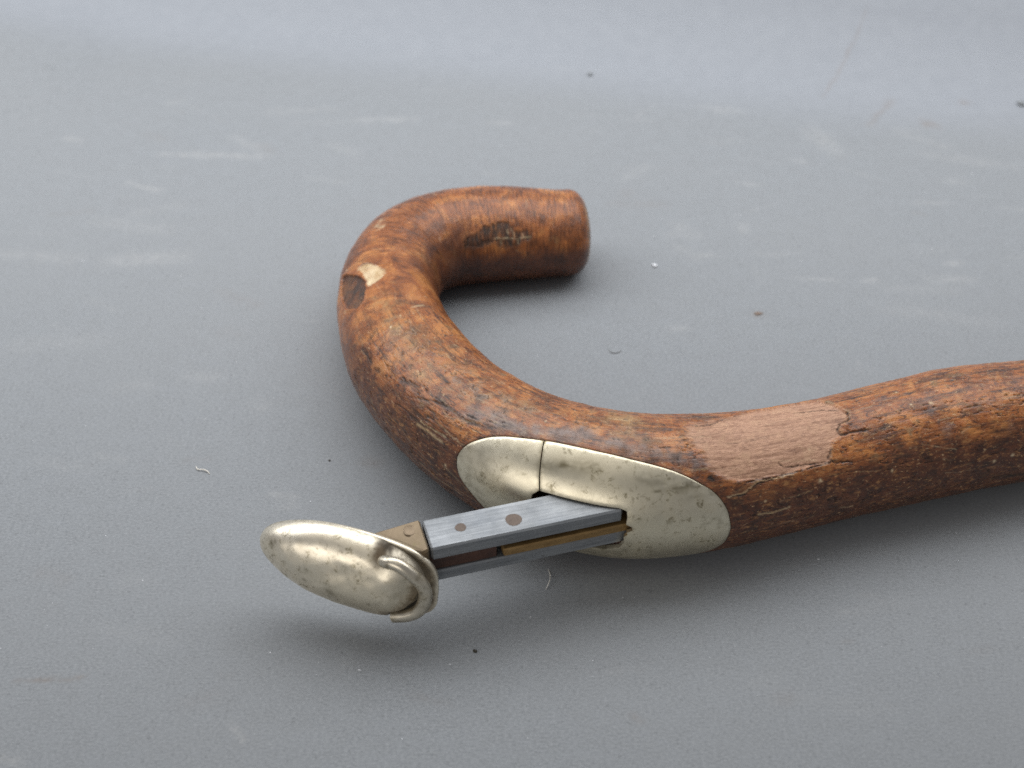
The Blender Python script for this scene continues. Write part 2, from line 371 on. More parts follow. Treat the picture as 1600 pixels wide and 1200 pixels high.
pale_band = sstep(-.016, .014, Y-sweep_start(X)-.0005*warp[..., 0]+.002*fbm(np.stack([X*30, Y*30, 0*X+1], -1), 2))
ny, nx = X.shape
idx = np.arange(nx*ny).reshape(ny, nx)
F = np.stack([idx[:-1, :-1], idx[:-1, 1:], idx[1:, 1:], idx[1:, :-1]], -1).reshape(-1, 4)
paper = mesh_obj('backdrop', np.stack([X, YY, ZZ], -1).reshape(-1, 3), F, M_paper, attrs=dict(scuff=scuff.ravel(), brown=brown.ravel(), pale_band=pale_band.ravel()))
tag(paper, kind='structure', label='scuffed grey paper sheet swept up behind the stick')

# ------------------------------------------------------------------ the walking stick: centre line (x, y, radius in mm), resting on the sheet
KN = np.array([[16.4, 43.4, 9.8], [10.37, 42.64, 9.99], [2.04, 41.67, 10.63], [-7.42, 40.36, 11.0], [-14.15, 38.93, 11.01], [-19.0, 36.52, 10.99], [-22.95, 32.74, 10.97], [-25.45, 27.26, 10.95], [-26.77, 20.44, 10.93], [-26.7, 14.0, 10.93], [-25.02, 4.86, 11.39], [-21.06, -7.46, 12.11], [-16.89, -15.36, 12.28], [-10.73, -24.3, 12.42], [-3.26, -32.27, 12.7], [5.85, -39.31, 13.14], [19.33, -44.38, 13.36], [32.16, -43.71, 12.88], [43.96, -40.81, 12.12], [58.28, -36.2, 11.61], [72.39, -31.87, 11.88], [85.6, -28.04, 12.07], [100.06, -24.57, 11.57], [116.48, -20.77, 10.92], [145, -14, 11.1], [190, -5, 10.8], [250, 6, 10.3], [310, 16, 9.9]])
_s = np.r_[0, np.cumsum(np.linalg.norm(np.diff(KN[:, :2], axis=0), axis=1))]
_m = np.gradient(KN, _s, axis=0)
def _spl(t):
    j = np.clip(np.searchsorted(_s, t)-1, 0, len(_s)-2)
    h = (_s[j+1]-_s[j])[:, None]; u = ((t-_s[j])/(_s[j+1]-_s[j]))[:, None]
    return (2*u**3-3*u**2+1)*KN[j]+(u**3-2*u**2+u)*h*_m[j]+(-2*u**3+3*u**2)*KN[j+1]+(u**3-u**2)*h*_m[j+1]
_td = np.linspace(0, _s[-1], 6000); _C = _spl(_td)
_arc = np.r_[0, np.cumsum(np.linalg.norm(np.diff(_C[:, :2], axis=0), axis=1))]
_k0 = np.argmin(np.linalg.norm(_C[:, :2]-KN[1, :2], axis=1))
_arc -= _arc[_k0]                        # s = 0 near the tip, mm, grows along the hook to the shaft
_T = np.gradient(_C[:, :2], axis=0); _T /= np.linalg.norm(_T, axis=1)[:, None]
S_TIP, S_END = _arc[0], _arc[-1]
def stick_frame(s):
    c = np.stack([np.interp(s, _arc, _C[:, k]) for k in range(3)], -1)
    T = np.stack([np.interp(s, _arc, _T[:, k]) for k in range(2)], -1); T /= np.linalg.norm(T, axis=-1)[..., None]
    return c, T
def stick_surface(s, th_deg, off=0.0):
    """point (metres) on the stick's round body at arc length s (mm) and angle th (90 = top), raised by off mm"""
    c, T = stick_frame(np.asarray(s, float)); th = np.radians(th_deg)
    N1 = np.stack([-T[..., 1], T[..., 0]], -1); r = c[..., 2]+off
    return np.stack([c[..., 0]+r*np.cos(th)*N1[..., 0], c[..., 1]+r*np.cos(th)*N1[..., 1], c[..., 2]+r*np.sin(th)], -1)*MM
DEG = 12.6*math.pi/180                   # mm per degree round the stick, for measuring on its skin

# marks located on the skin as (s mm, angle deg)
BARE = [(146.8,83),(149.6,79),(153.9,73),(158.6,65),(163.1,60),(167.8,58),(172.4,56),(175.2,66),(176.4,82),(177.5,93),(176.9,100),(174.6,104),(174.2,111),(174.0,114),(171.7,118),(170.7,127),(170.5,135),(166.6,135),(162.9,137),(158.2,138),(154.1,138),(151.3,135),(148.8,129),(148.2,121),(147.8,111),(146.1,102),(145.9,92)]
DARKTIP = [(24.8,25),(19.5,37),(16.2,45),(12.1,46),(11.3,37),(7.8,36),(7.2,28),(9.4,22),(11.9,16),(15.6,22),(17.6,20),(20.5,20)]
CREAM = [(54.8,124),(54.4,116),(55.6,103),(57.5,95),(59.5,92),(61.3,98),(62.6,105),(62.8,113),(59.9,114),(57.3,116)]
CREAM2 = [(41.5,117),(38.9,115),(41.3,102),(42.7,107)]
KNOT = [(53.4,147),(56.4,128),(59.3,118),(63.6,117),(66.5,123),(67.5,132),(64.0,144),(58.7,150),(55.2,151)]
DARKH = [(96.5,151),(99.4,136),(101.2,133),(105.7,137),(107.4,147),(106.8,159),(104.3,162),(101.2,160),(98.6,156)]
GREY_SHEEN = [(105.9,123),(109.8,107),(116.8,105),(121.5,102),(127.2,95),(132.6,100),(136.8,104),(146,112),(149,121),(146,124),(137.0,113),(131.4,110),(125.1,112),(118.4,118),(114.9,119),(109.2,123)]  # grey sheen above the plate, painted into the bark colour
TAN = [[(109.4,94),(112.5,85),(115.5,80),(119.4,84),(116.8,93),(113.7,98),(110.9,99)], [(91.2,119),(93.7,112),(98.0,109),(101.3,114),(98.2,119),(94.3,123)], [(127.2,72),(130.8,57),(138.0,66),(137.4,98),(134.3,94),(130.2,84)], [(68,112),(72,96),(82,92),(88,104),(80,112)]]
CRACKS = [([(168.3,76),(171.1,77),(173.6,80),(176.4,86)],.16),([(174.8,104),(174.0,109),(174.2,114),(176.5,114),(179.5,115)],.22),([(171.1,125),(170.3,133),(171.1,137),(174.8,140)],.22),([(160.9,127),(161.3,132),(166.6,134),(170.5,136)],.12),([(177.5,93),(177.1,100),(174.8,103)],.18),([(148.0,132),(148.4,134)],.55),([(148.2,82),(151.3,80),(154.3,73)],.10),([(150.5,150),(153.5,148.5),(156.2,141.5),(159.0,141)],.14),([(154.1,139),(158.2,139),(163,138.2),(166.6,136.5),(170.5,136)],.13)]
PALE = [([(150.5,149),(153.5,147),(156.2,140),(159.0,140),(162.7,139)],.15),([(155.6,169),(158.6,170),(161.5,168)],.2),([(16.0,28),(14.5,28.6)],.17),([(13.9,27.4),(12.5,28)],.2),([(11.9,27),(10.7,26.6)],.17),([(9.9,27.5),(7.6,28.6)],.2),([(12.6,38),(12.5,33)],.12),([(11.2,34),(11,30)],.13),([(9.2,33),(9.1,29)],.13),([(14.4,25),(14.3,21)],.12),([(10.4,25),(10.3,21)],.12),([(99.6,153),(102.5,152),(105.7,153)],.25),([(100.0,149),(103.1,148),(106.0,147)],.12),([(75.0,79),(74.0,66)],.32)]
GOUGE = [([(78.3,144),(80.2,143),(82.2,144)],.55),([(91.6,133),(93.3,130),(95.7,126)],.55),([(97.0,106),(99.6,107)],.5),([(84.5,145),(85.7,143)],.4),([(96.9,135),(100.2,128),(104.1,127)],.25),([(100.2,128),(103.7,125),(108.0,127),(113.5,122)],.28),([(107.0,127),(110.3,124),(114.1,120)],.25),([(205,192),(212,196),(222,194)],.9)]
DOTS = [(157.0,158,.25),(193.2,104,.3),(203.5,169,.3),(207.6,166,.3),(167.6,150,.35),(182.2,156,.25),(189.4,101,.2),(188.5,82,.25),(64.4,149,.3),(77.3,95,.22),(79.3,109,.2),(52.3,141,.3),(68.7,56,.2),(101,118,.2),(107.5,170,.22),(112,172,.18),(121,98,.16),(86,121,.15)]
PLATE = [(109.8,160),(110.9,172),(113.5,183),(117,198),(122.5,211),(130,221),(138,226),(144,223),(148,213),(150.2,199),(150.9,181),(150.7,170),(150.2,159),(149.2,149),(147.8,141),(145.9,135),(142.9,127),(139.9,121.5),(136.4,117),(132.8,114),(127.6,113),(122.5,115),(117.4,121),(114.5,127),(112.7,133),(110.9,141.5),(109.9,151)]
OPENING = [(123.3,158),(124.2,153.2),(126,152.8),(129.5,153),(132.9,153.6),(134.9,154),(135.8,156),(135.9,162),(135.8,167.5),(136.5,169.5),(136.6,172.5),(135.9,175),(136.1,177),(135.6,179),(135.7,186),(135.1,193.5),(133.5,197),(130,198),(125,195),(123,180)]
SEAM = lambda th: 122.5+(th-115)*1.8/38
sk = lambda pts: [(a, b*DEG) for a, b in pts]

n_th = 440
# stations: dense where the photograph looks, coarse beyond; rounded tip rings first
st = np.r_[np.arange(S_TIP, 232, .21), np.linspace(232, S_END, 60)[1:]]
th = np.linspace(-90, 270, n_th+1)[:-1]
c, T = stick_frame(st)
rad = c[:, 2].copy()
e = np.clip((S_TIP+3.2-st)/3.2, 0, 1); rad_tip = 1-.17*e**3-.02*e

SS, TH = np.meshgrid(st, th, indexing='ij')
thr = np.radians(TH)
N1 = np.stack([-T[:, 1], T[:, 0]], -1)
dirv = np.stack([np.cos(thr)*N1[:, None, 0], np.cos(thr)*N1[:, None, 1], np.sin(thr)], -1)
cen = np.stack([c[:, 0], c[:, 1], c[:, 2]], -1)[:, None, :]
P0 = cen+dirv*rad[:, None, None]                       # mm
skin = np.stack([SS, TH*DEG], -1)
wz = np.stack([fbm(P0*.55, 4), fbm(P0*.55+31, 4)], -1)
skw = skin+wz*.75
skf = skin+np.stack([fbm(P0*1.3+7, 3), fbm(P0*1.3+57, 3)], -1)*.35
def region(poly, warp=1.0, smooth=True):
    p = np.array(sk(closed_spline(poly, 5) if smooth else poly)); lo, hi = p.min(0)-3, p.max(0)+3
    out = np.full(SS.shape, 9.0)
    bx = (skin[..., 0] > lo[0]) & (skin[..., 0] < hi[0]) & (skin[..., 1] > lo[1]) & (skin[..., 1] < hi[1])
    out[bx] = poly_sdf(skin[bx]+(skw-skin)[bx]*warp, p)
    return out
def line(poly, w):
    p = np.array(sk(poly)); lo, hi = p.min(0)-3, p.max(0)+3
    out = np.zeros(SS.shape)
    bx = (skin[..., 0] > lo[0]) & (skin[..., 0] < hi[0]) & (skin[..., 1] > lo[1]) & (skin[..., 1] < hi[1])
    out[bx] = np.exp(-(poly_sdf(skf[bx], p, False)/w)**2)
    return out
d_bare = region(BARE, warp=.8, smooth=False); soft_l = .12+.8*sstep(153, 147, SS)+1.1*sstep(160, 152, SS)*sstep(95, 80, TH)
fray = fbm(np.stack([SS*.5, TH*DEG*1.6, 0*SS+6], -1), 4)
d_bare = d_bare+fray*np.minimum(1.6*soft_l, 2.4)
bare = sstep(soft_l, -soft_l, d_bare)
d_knot = region(KNOT, warp=.9); d_cream = region(CREAM, warp=1.3)
d_dt = region(DARKTIP, warp=1.6); d_dh = region(DARKH, warp=2.0); d_gr = region(GREY_SHEEN, warp=2.2)
stripe_x = fbm(np.stack([SS*2.4, TH*DEG*.25, 0*SS], -1), 3)          # across the tip
stripe_l = fbm(np.stack([SS*.28, TH*DEG*2.2, 0*SS+4], -1), 4)        # along the stick
patch = fbm(P0*.16+3, 4); patch2 = fbm(P0*.4+13, 4)
dark = sstep(.9, -.6, d_dt+.6*patch2)*np.clip(.78+1.9*stripe_x, 0, .95)
dark = np.maximum(dark, sstep(1.2, -1.2, d_dh)*np.clip(.35+1.9*stripe_l, 0, .9))
dark = np.maximum(dark, sstep(.12, -.2, d_knot)*np.clip(.72+.6*patch2, 0, 1))
dark = np.maximum(dark, .75*sstep(.16, .34, stripe_l)*sstep(85, 98, SS)*sstep(128, 112, SS)*sstep(100, 120, TH))
dark = np.maximum(dark, .6*sstep(.20, .42, stripe_l+.5*patch)*sstep(140, 155, SS)*sstep(120, 150, TH))
dark = np.maximum(dark, .40*sstep(.26, .46, patch2+.3*patch)*sstep(60, 75, SS))
gouge = np.zeros(SS.shape)
for p, w in GOUGE: gouge = np.maximum(gouge, line(p, w)*np.clip(.7+1.4*stripe_l, 0, 1))
dark = np.maximum(dark*(1-.75*bare), gouge*.95)
grey = sstep(1.0, -1.3, d_gr)*np.clip(.72+.9*patch2, 0, .9)
grey = np.maximum(grey, .40*sstep(.16, .40, patch)*sstep(176, 186, SS)*sstep(150, 120, TH)*sstep(75, 95, TH))
grey = np.maximum(grey, .45*sstep(.05, .35, patch2+.4*stripe_l)*sstep(95, 100, SS)*sstep(126, 114, SS)*sstep(135, 112, TH)*sstep(80, 100, TH))
tan = np.zeros(SS.shape)
for p in TAN: tan = np.maximum(tan, sstep(1.2, -1.5, region(p, warp=2.4))*np.clip(.45+1.5*patch2, 0, .85))
tan = np.maximum(tan, .8*sstep(.25, .55, patch2+.25*stripe_l)*sstep(62, 75, SS)*sstep(215, 190, SS)*sstep(150, 125, TH))
ridge = np.exp(-((TH-100-10*patch)/20)**2)*sstep(62, 75, SS)*sstep(146, 134, SS)
tan = np.maximum(tan, .55*ridge*np.clip(.45+1.7*patch2+.6*stripe_l, 0, 1))  # worn gold with a highlight painted along the top ridge
d_cr2 = region(CREAM2, warp=1.4)
cream = np.maximum(sstep(.30, -.45, d_cream)*np.clip(.86+.5*patch2, 0, 1), .65*sstep(.3, -.4, d_cr2)*np.clip(.6+1.6*patch2, 0, 1))
for p, w in PALE: cream = np.maximum(cream, .55*line(p, w))
for a, b, w in DOTS: cream = np.maximum(cream, .85*np.exp(-(((skf[..., 0]-a)**2+(skf[..., 1]-b*DEG)**2)/w**2)))
_r = np.random.default_rng(5)
for k in range(150):                                   # fine scratches that follow the grain, pale and dark
    s0 = _r.uniform(62, 225); a0 = _r.uniform(70, 195); L = _r.uniform(1.5, 11); sl = _r.normal(0, 1.6)
    ln = line([(s0, a0), (s0+L*.5, a0+sl*2+_r.normal(0, .8)), (s0+L, a0+sl*4)], _r.choice([.09, .13, .2]))*np.clip(.6+1.4*stripe_l, 0, 1)
    if k % 5 < 2: cream = np.maximum(cream, _r.uniform(.15, .42)*ln)
    else: dark = np.maximum(dark, _r.uniform(.4, .85)*ln*(1-.5*bare))
for k in range(40):                                    # short nicks round the hook
    s0 = _r.uniform(-2, 70); a0 = _r.uniform(0, 140); L = _r.uniform(.6, 3)
    ln = line([(s0, a0), (s0+_r.normal(0, .8), a0+L/DEG)], _r.choice([.10, .15]))
    if k % 3 == 0: cream = np.maximum(cream, .3*ln)
    else: dark = np.maximum(dark, .6*ln)
lit_lip = np.exp(-((d_bare-.30)/.16)**2)*sstep(160, 169, SS)*np.clip(.5+1.2*fray, 0, 1)
cream = np.maximum(cream, .32*lit_lip)  # lit bark edge painted pale beside the bare patch
speck = perlin(P0*1.9+77); cream = np.maximum(cream, .55*sstep(.80, .92, speck)*sstep(48, 60, SS))
crack = .7*np.exp(-(d_knot/.16)**2)
for p, w in CRACKS: crack = np.maximum(crack, line(p, w*.85)*np.clip(.9+1.5*stripe_l, .4, 1))
vein = np.abs(fbm(np.stack([SS*.11, TH*DEG*.5, 0*SS+9], -1), 4))
crack = np.maximum(crack, .75*sstep(.018, .004, vein)*sstep(.05, .3, patch2+.2)*sstep(66, 90, SS)*(1-bare))
ruddy_shade = np.maximum(.92*sstep(138, 158, TH+14*patch)*sstep(138, 150, SS), .85*sstep(128, 158, TH+18*patch)*sstep(60, 85, SS))  # red-brown outer, inner and lower sides, with shade painted into the tone
ruddy_shade = np.maximum(ruddy_shade, .85*sstep(22, -6, TH+26*patch)*sstep(78, 50, SS))
ruddy_shade = np.maximum(ruddy_shade, .70*sstep(62, 25, TH+30*patch)*sstep(16, 28, SS)*sstep(72, 50, SS))
wrinkled = sstep(74, 44, SS); lengthwise = sstep(60, 85, SS)
# relief, mm
plate_loop = closed_spline(PLATE, 10)
d_plate = np.full(SS.shape, 9.0); bx = (SS > 106) & (SS < 154) & (TH > 100) & (TH < 240)
d_plate[bx] = poly_sdf(skin[bx], sk(plate_loop))
d_open = np.full(SS.shape, 9.0); d_open[bx] = poly_sdf(skin[bx], sk(OPENING))
h = sstep(0, 7, SS-S_TIP)*.22*fbm(P0*.07, 3)+.13*fbm(P0*.25+5, 3)
h = h+.045*wrinkled*fbm(np.stack([SS*1.7, TH*DEG*.22, 0*SS], -1), 3)
h = h+.07*lengthwise*fbm(np.stack([SS*.25, TH*DEG*1.1, 0*SS+2], -1), 4)*(1-bare)+.05*patch2*lengthwise*(1-bare)
h = h*sstep(.0, 4.0, np.abs(d_plate)+4*(d_plate > 0)) if False else h
h = h-.42*sstep(soft_l*1.4, -soft_l*1.4, d_bare)+.10*np.exp(-((d_bare-.5)/.6)**2)*sstep(155, 165, SS)+.10*bare*fray
h = h-.40*sstep(.2, -.3, d_knot)-.25*sstep(0, -2.5, d_knot)+.12*np.exp(-((d_knot-.45)/.4)**2)+.12*stripe_l*(d_knot < 0)
h = h-.16*sstep(.12, -.12, d_cream)-.22*sstep(.4, -.4, d_dt)*np.clip(.5+2.4*stripe_x, 0, 1)-.18*gouge
h = h-.28*np.clip(crack, 0, 1)-.10*sstep(1., -1., d_dh)*np.clip(.5+1.6*stripe_l, 0, 1)
near_plate = sstep(4.0, .5, d_plate)
h = h*(1-near_plate)
h = h-.85*sstep(.10, -.10, d_plate)                    # seat let into the wood for the plate
h = h-7.0*sstep(.45, -.15, d_open)                     # mortise for the slide
rim = np.exp(-((d_plate-.35)/.45)**2)
grey = np.maximum(grey, .55*rim*np.clip(.6+patch2, 0, 1)*sstep(150, 120, TH+10*patch)); crack = np.maximum(crack, .55*np.exp(-((d_plate-.02)/.12)**2))
ruddy_shade = np.where(d_open < .5, 1.0, ruddy_shade)
floor_r = (rad*rad_tip)[:, None]+h
V = cen+dirv*floor_r[..., None]
V[..., 2] = np.maximum(V[..., 2], .02)
ns, nt = SS.shape
idx = np.arange(ns*nt).reshape(ns, nt); nxt = np.roll(idx, -1, 1)
F = np.stack([idx[:-1], nxt[:-1], nxt[1:], idx[1:]], -1).reshape(-1, 4)
# domed tip: rings that shrink to a small centre disc
verts = [V.reshape(-1, 3)]; ringbase = V[0]; t0 = np.r_[T[0], 0]
tipc = cen[0, 0]; faces = [F]; prev = idx[0]; base = ns*nt
att = dict(bare=bare, dark=dark, grey=grey, tan=tan, cream=cream, crack=crack, ruddy_shade=ruddy_shade, wrinkled=wrinkled, lengthwise=lengthwise)
att = {k: [np.clip(v, 0, 1).ravel()] for k, v in att.items()}
grain = [skin.reshape(-1, 2)]
for q, push in ((.985, .10), (.955, .28), (.90, .50), (.78, .80), (.55, 1.20), (.28, 1.45), (.06, 1.5)):
    verts.append(tipc+(ringbase-tipc)*q-t0*push*.95)
    new = base+np.arange(nt); nn = np.roll(new, -1)
    faces.append(np.stack([prev, new, nn, np.roll(prev, -1)], -1)); prev = new; base += nt
    for k in att: att[k].append(att[k][0][:nt]*0+(1. if k == 'wrinkled' else .45 if k == 'ruddy_shade' else .35*(.95 < q < .99) if k == 'cream' else .5*(q == .90) if k == 'dark' else 0.))  # the pale ring paints a highlight along the tip's rim
    grain.append(np.stack([np.full(nt, S_TIP-12*(1-q)), th*DEG*q], -1))
verts.append((tipc-t0*1.43)[None]); tipv = base
for k in att: att[k].append(np.zeros(1))
grain.append(np.array([[S_TIP-12, 0]]))
allF = np.concatenate(faces)
pr2 = np.roll(prev, -1)
allF = np.concatenate([allF, np.stack([prev[::2], np.full(nt//2, tipv), pr2[1::2], pr2[::2]], -1)])
stick = bpy.data.objects.new('walking_stick', None); coll.objects.link(stick)
stick.empty_display_size = .02
tag(stick, label='crook handled wooden walking stick with nickel plate and pulled out metal slide', category='walking stick')
g2 = np.concatenate(grain)
shaft = mesh_obj('shaft', np.concatenate(verts)*MM, allF, M_bark, stick,
                 attrs={**{k: np.concatenate(v) for k, v in att.items()}, 'grain': np.c_[g2, np.zeros(len(g2))]})

# ------------------------------------------------------------------ the two fitted plates round the mortise
def build_plate():
    outer = resample(np.array(sk(plate_loop)), .45)
    hole = resample(np.array(sk(OPENING)), .30)
    tt = np.arange(100, 240, .9)
    seamL = np.stack([SEAM(tt)-.09, tt*DEG], -1); seamR = np.stack([SEAM(tt)+.09, tt*DEG], -1)
    gx, gy = np.meshgrid(np.arange(108, 153, .42), np.arange(108*DEG, 230*DEG, .42))
    gp = np.stack([gx.ravel(), gy.ravel()], -1)+rng.uniform(-.08, .08, (gx.size, 2))
    do, dh = poly_sdf(gp, outer), poly_sdf(gp, hole); ds = np.abs(gp[:, 0]-SEAM(gp[:, 1]/DEG))
    gp = gp[(do < -.25) & (dh > .2) & (ds > .3)]
    def inset(loop, d, step):                         # ring of points just inside the outline, for a crisp rounded rim
        L = resample(loop, step); t = np.roll(L, -1, 0)-np.roll(L, 1, 0); t /= np.linalg.norm(t, axis=1)[:, None]
        n = np.stack([-t[:, 1], t[:, 0]], -1)
        a = L+n*d; return a if poly_sdf(a[:1], loop)[0] < 0 else L-n*d
    ring = inset(outer, .16, .45); ring = ring[poly_sdf(ring, outer) < -.1]
    ring = ring[np.abs(ring[:, 0]-SEAM(ring[:, 1]/DEG)) > .25]
    pts = [*outer, *hole]; ed = []
    no, nh = len(outer), len(hole)
    ed += [(k, (k+1) % no) for k in range(no)]+[(no+k, no+(k+1) % nh) for k in range(nh)]
    for sm in (seamL, seamR):
        b = len(pts); pts += [*sm]; ed += [(b+k, b+k+1) for k in range(len(sm)-1)]
    pts += [*ring, *gp]
    ov, oe, of, *_ = delaunay_2d_cdt([Vector(p) for p in pts], ed, [], 0, 1e-5)
    ov = np.array([tuple(v) for v in ov]); tri = np.array([f for f in of if len(f) == 3])
    cc = ov[tri].mean(1)
    ok = (poly_sdf(cc, outer) < 0) & (poly_sdf(cc, hole) > 0)
    left = ok & (cc[:, 0] < SEAM(cc[:, 1]/DEG)-.09); right = ok & (cc[:, 0] > SEAM(cc[:, 1]/DEG)+.09)
    for sel in (right, left):
        tr = tri[sel]; use, inv = np.unique(tr, return_inverse=True); tr = inv.reshape(-1, 3); p = ov[use]
        do = -poly_sdf(p, outer); dh = poly_sdf(p, hole); ds = np.abs(p[:, 0]-SEAM(p[:, 1]/DEG))
        s_, t_ = p[:, 0], p[:, 1]/DEG
        lum = fbm(np.stack([s_*.12, p[:, 1]*.12, 0*s_], -1), 2)
        offs = -.03+.10*np.sqrt(np.clip(1-(1-np.clip(do/.32, 0, 1))**2, 0, 1))+.06*sstep(0, 6, do)
        offs -= .10*np.exp(-(dh/.25)**2)+.05*np.exp(-((ds-.09)/.12)**2)
        offs += .07*np.exp(-((t_-150)/9)**2)*sstep(122, 128, s_)*sstep(140, 134, s_)       # soft swelling above the mortise
        top = stick_surface(s_, t_, offs); bot = stick_surface(s_, t_, offs*0-.80)
        n = len(p)
        # boundary edges
        e3 = np.concatenate([tr[:, [0, 1]], tr[:, [1, 2]], tr[:, [2, 0]]])
        key = np.sort(e3, 1); _, first, cnt = np.unique(key, axis=0, return_index=True, return_counts=True)
        be = e3[first[cnt == 1]]
        q = np.array(top)[tr[0]]; nn = np.cross(q[1]-q[0], q[2]-q[0]); cdir = q.mean(0)-stick_frame(s_[tr[0]][:1])[0][0]*MM
        flip = nn@cdir < 0
        f = [tuple(x[::-1]) if flip else tuple(x) for x in tr]+[tuple((x[::-1] if not flip else x)+n) for x in tr]
        for a, b in be:
            f.append((b, a, a+n, b+n) if not flip else (a, b, b+n, a+n))
        # stains: greenish run under the seam, near the far rim, and pits
        w1 = fbm(np.stack([s_*.5, p[:, 1]*.9, 0*s_], -1), 4); w2 = fbm(np.stack([s_*1.6, p[:, 1]*1.6, 0*s_+3], -1), 3)
        q2 = p+np.stack([w1, w2], -1)*.6
        stain = .62*np.exp(-(poly_sdf(q2, sk([(123.6, 135), (126.9, 129.5), (131.5, 127)]), False)/1.0)**2)*np.clip(.6+1.4*w2, 0, 1)
        stain = np.maximum(stain, .9*np.exp(-(poly_sdf(q2, sk([(126.2, 129.5), (127.2, 129)]), False)/.55)**2))
        stain = np.maximum(stain, .85*np.exp(-(poly_sdf(q2, sk([(144.3, 136), (144.9, 136)]), False)/.45)**2))
        stain = np.maximum(stain, .70*np.exp(-(poly_sdf(p, sk([(139.1, 141), (142.5, 138.5), (147.0, 138)]), False)/.13)**2))
        stain = np.maximum(stain, .8*np.exp(-(poly_sdf(p, sk([(126.0, 117.4), (126.5, 119.4)]), False)/.12)**2))
        stain = np.maximum(stain, .8*np.exp(-(poly_sdf(p, sk([(126.75, 117.0), (127.25, 119.0)]), False)/.12)**2))
        stain = np.maximum(stain, .45*np.exp(-(poly_sdf(q2, sk([(137.5, 131), (140.5, 134), (146, 147)]), False)/1.3)**2)*np.clip(.5+1.6*w1, 0, 1))
        stain = np.maximum(stain, .55*np.exp(-(poly_sdf(q2, sk([(147.0, 170), (148.5, 165), (149.4, 172)]), False)/.5)**2)*np.clip(.4+2*w2, 0, 1))
        stain = np.maximum(stain, .50*sstep(123, 112, s_)*np.clip(.15+1.5*w1+.3*w2, 0, 1)*sstep(120, 150, t_+12*w1))
        stain = np.maximum(stain, .55*np.exp(-((ds-.1)/.18)**2)); stain = np.maximum(stain, .45*np.exp(-(do/.22)**2))
        grime = np.clip(.35*np.exp(-(dh/.2)**2)*np.clip(.5+w2, 0, 1), 0, 1)
        o = mesh_obj('mounting_plate', np.concatenate([top, bot]), f, M_plate, stick, sharp=40,
                     attrs=dict(stain=np.tile(np.clip(stain, 0, 1), 2), grime=np.tile(grime, 2)))
        o['label'] = 'long half of the nickel plate with the cut opening' if sel is right else 'short rounded half of the nickel plate left of the seam'
build_plate()

# ------------------------------------------------------------------ the metal slide drawn out of the mortise
A = np.array([-33.1, -9.5]); A /= np.linalg.norm(A)            # outward direction
W = np.array([-A[1], A[0]]); W = W if W[1] < 0 else -W          # towards the viewer's side
FR = np.array([-13.6, -66.0])                                   # front corner of the outer end
def bar_pt(l, w, z):
    """l mm back from the outer end, w mm behind the front face, z mm up"""
    p = FR-A*l-W*w
    return (p[0]*MM, p[1]*MM, z*MM)
def bar(name, l0, l1, w0, w1, z0, z1, mat, bev, parent, slope=0.0, jitter=0.0):
    secs = []
    b = bev
    for l, k in ((l0, b), (l0+b, 0), *[(x, 0) for x in np.linspace(l0+b, l1-b, 14)[1:-1]], (l1-b, 0), (l1, b)):
        j = jitter*(perlin(np.array([[l*.35, z0, w0]]))[0])
        dz = slope*(l-l0)
        a0, a1, c0, c1 = w0+k+j, w1-k, z0+k+dz, z1-k+dz
        secs.append([bar_pt(l, a0, c0+b), bar_pt(l, a0, c1-b), bar_pt(l, a0+b, c1), bar_pt(l, a1-b, c1), bar_pt(l, a1, c1-b), bar_pt(l, a1, c0+b), bar_pt(l, a1-b, c0), bar_pt(l, a0+b, c0)])
    v, f = prism_sections(secs)
    me = mesh_obj(name, v, f, mat, parent, smooth=True, sharp=25, attrs=dict(stain=np.zeros(len(v)), grime=np.zeros(len(v))))
    return me
upper = bar('upper_steel_bar', 0, 34.2, 0, 7.2, 16.1, 19.0, M_steel, .32, stick, jitter=.05)
lower = bar('lower_steel_bar', .2, 35.5, .05, 7.2, 10.8, 13.3, M_steel, .25, stick, jitter=.06)
core = bar('wood_strip', -.2, 11.6, .55, 6.6, 13.32, 16.08, M_strip, .1, stick, jitter=.1)
brass = bar('brass_strip', 12.6, 36.5, -.30, 6.4, 13.7, 15.45, M_brass, .25, stick, jitter=.04)
def disc(name, x, y, z, r, h, mat, parent, ring=False):
    n = 28; v = []; f = []
    prof = [(r*1.04, -.3), (r*1.04, .004), (r*.97, -.02), (r*.94, h*.7), (r*.80, h), (r*.4, h*1.15), (0.0001, h*1.2)] if not ring else [(r, -.3), (r, .02), (r*.93, h), (r*.88, h), (r*.82, .015), (r*.5, h*.8), (.0001, h)]
    for q, dz in prof:
        for k in range(n):
            a = 2*math.pi*k/n; wob = 1+.03*math.sin(3*a+x)
            v.append(((x+q*wob*math.cos(a))*MM, (y+q*wob*math.sin(a))*MM, (z+dz)*MM))
    for j in range(len(prof)-1):
        for k in range(n): f.append((j*n+k, j*n+(k+1) % n, (j+1)*n+(k+1) % n, (j+1)*n+k))
    return mesh_obj(name, v, f, mat, parent, sharp=35, attrs=dict(stain=np.zeros(len(v)), grime=np.zeros(len(v))))
disc('rivet', -8.81, -60.85, 19.0, 1.02, .05, M_rivet, upper)
disc('rivet', .28, -59.01, 19.0, 1.5, .05, M_rivet, upper)

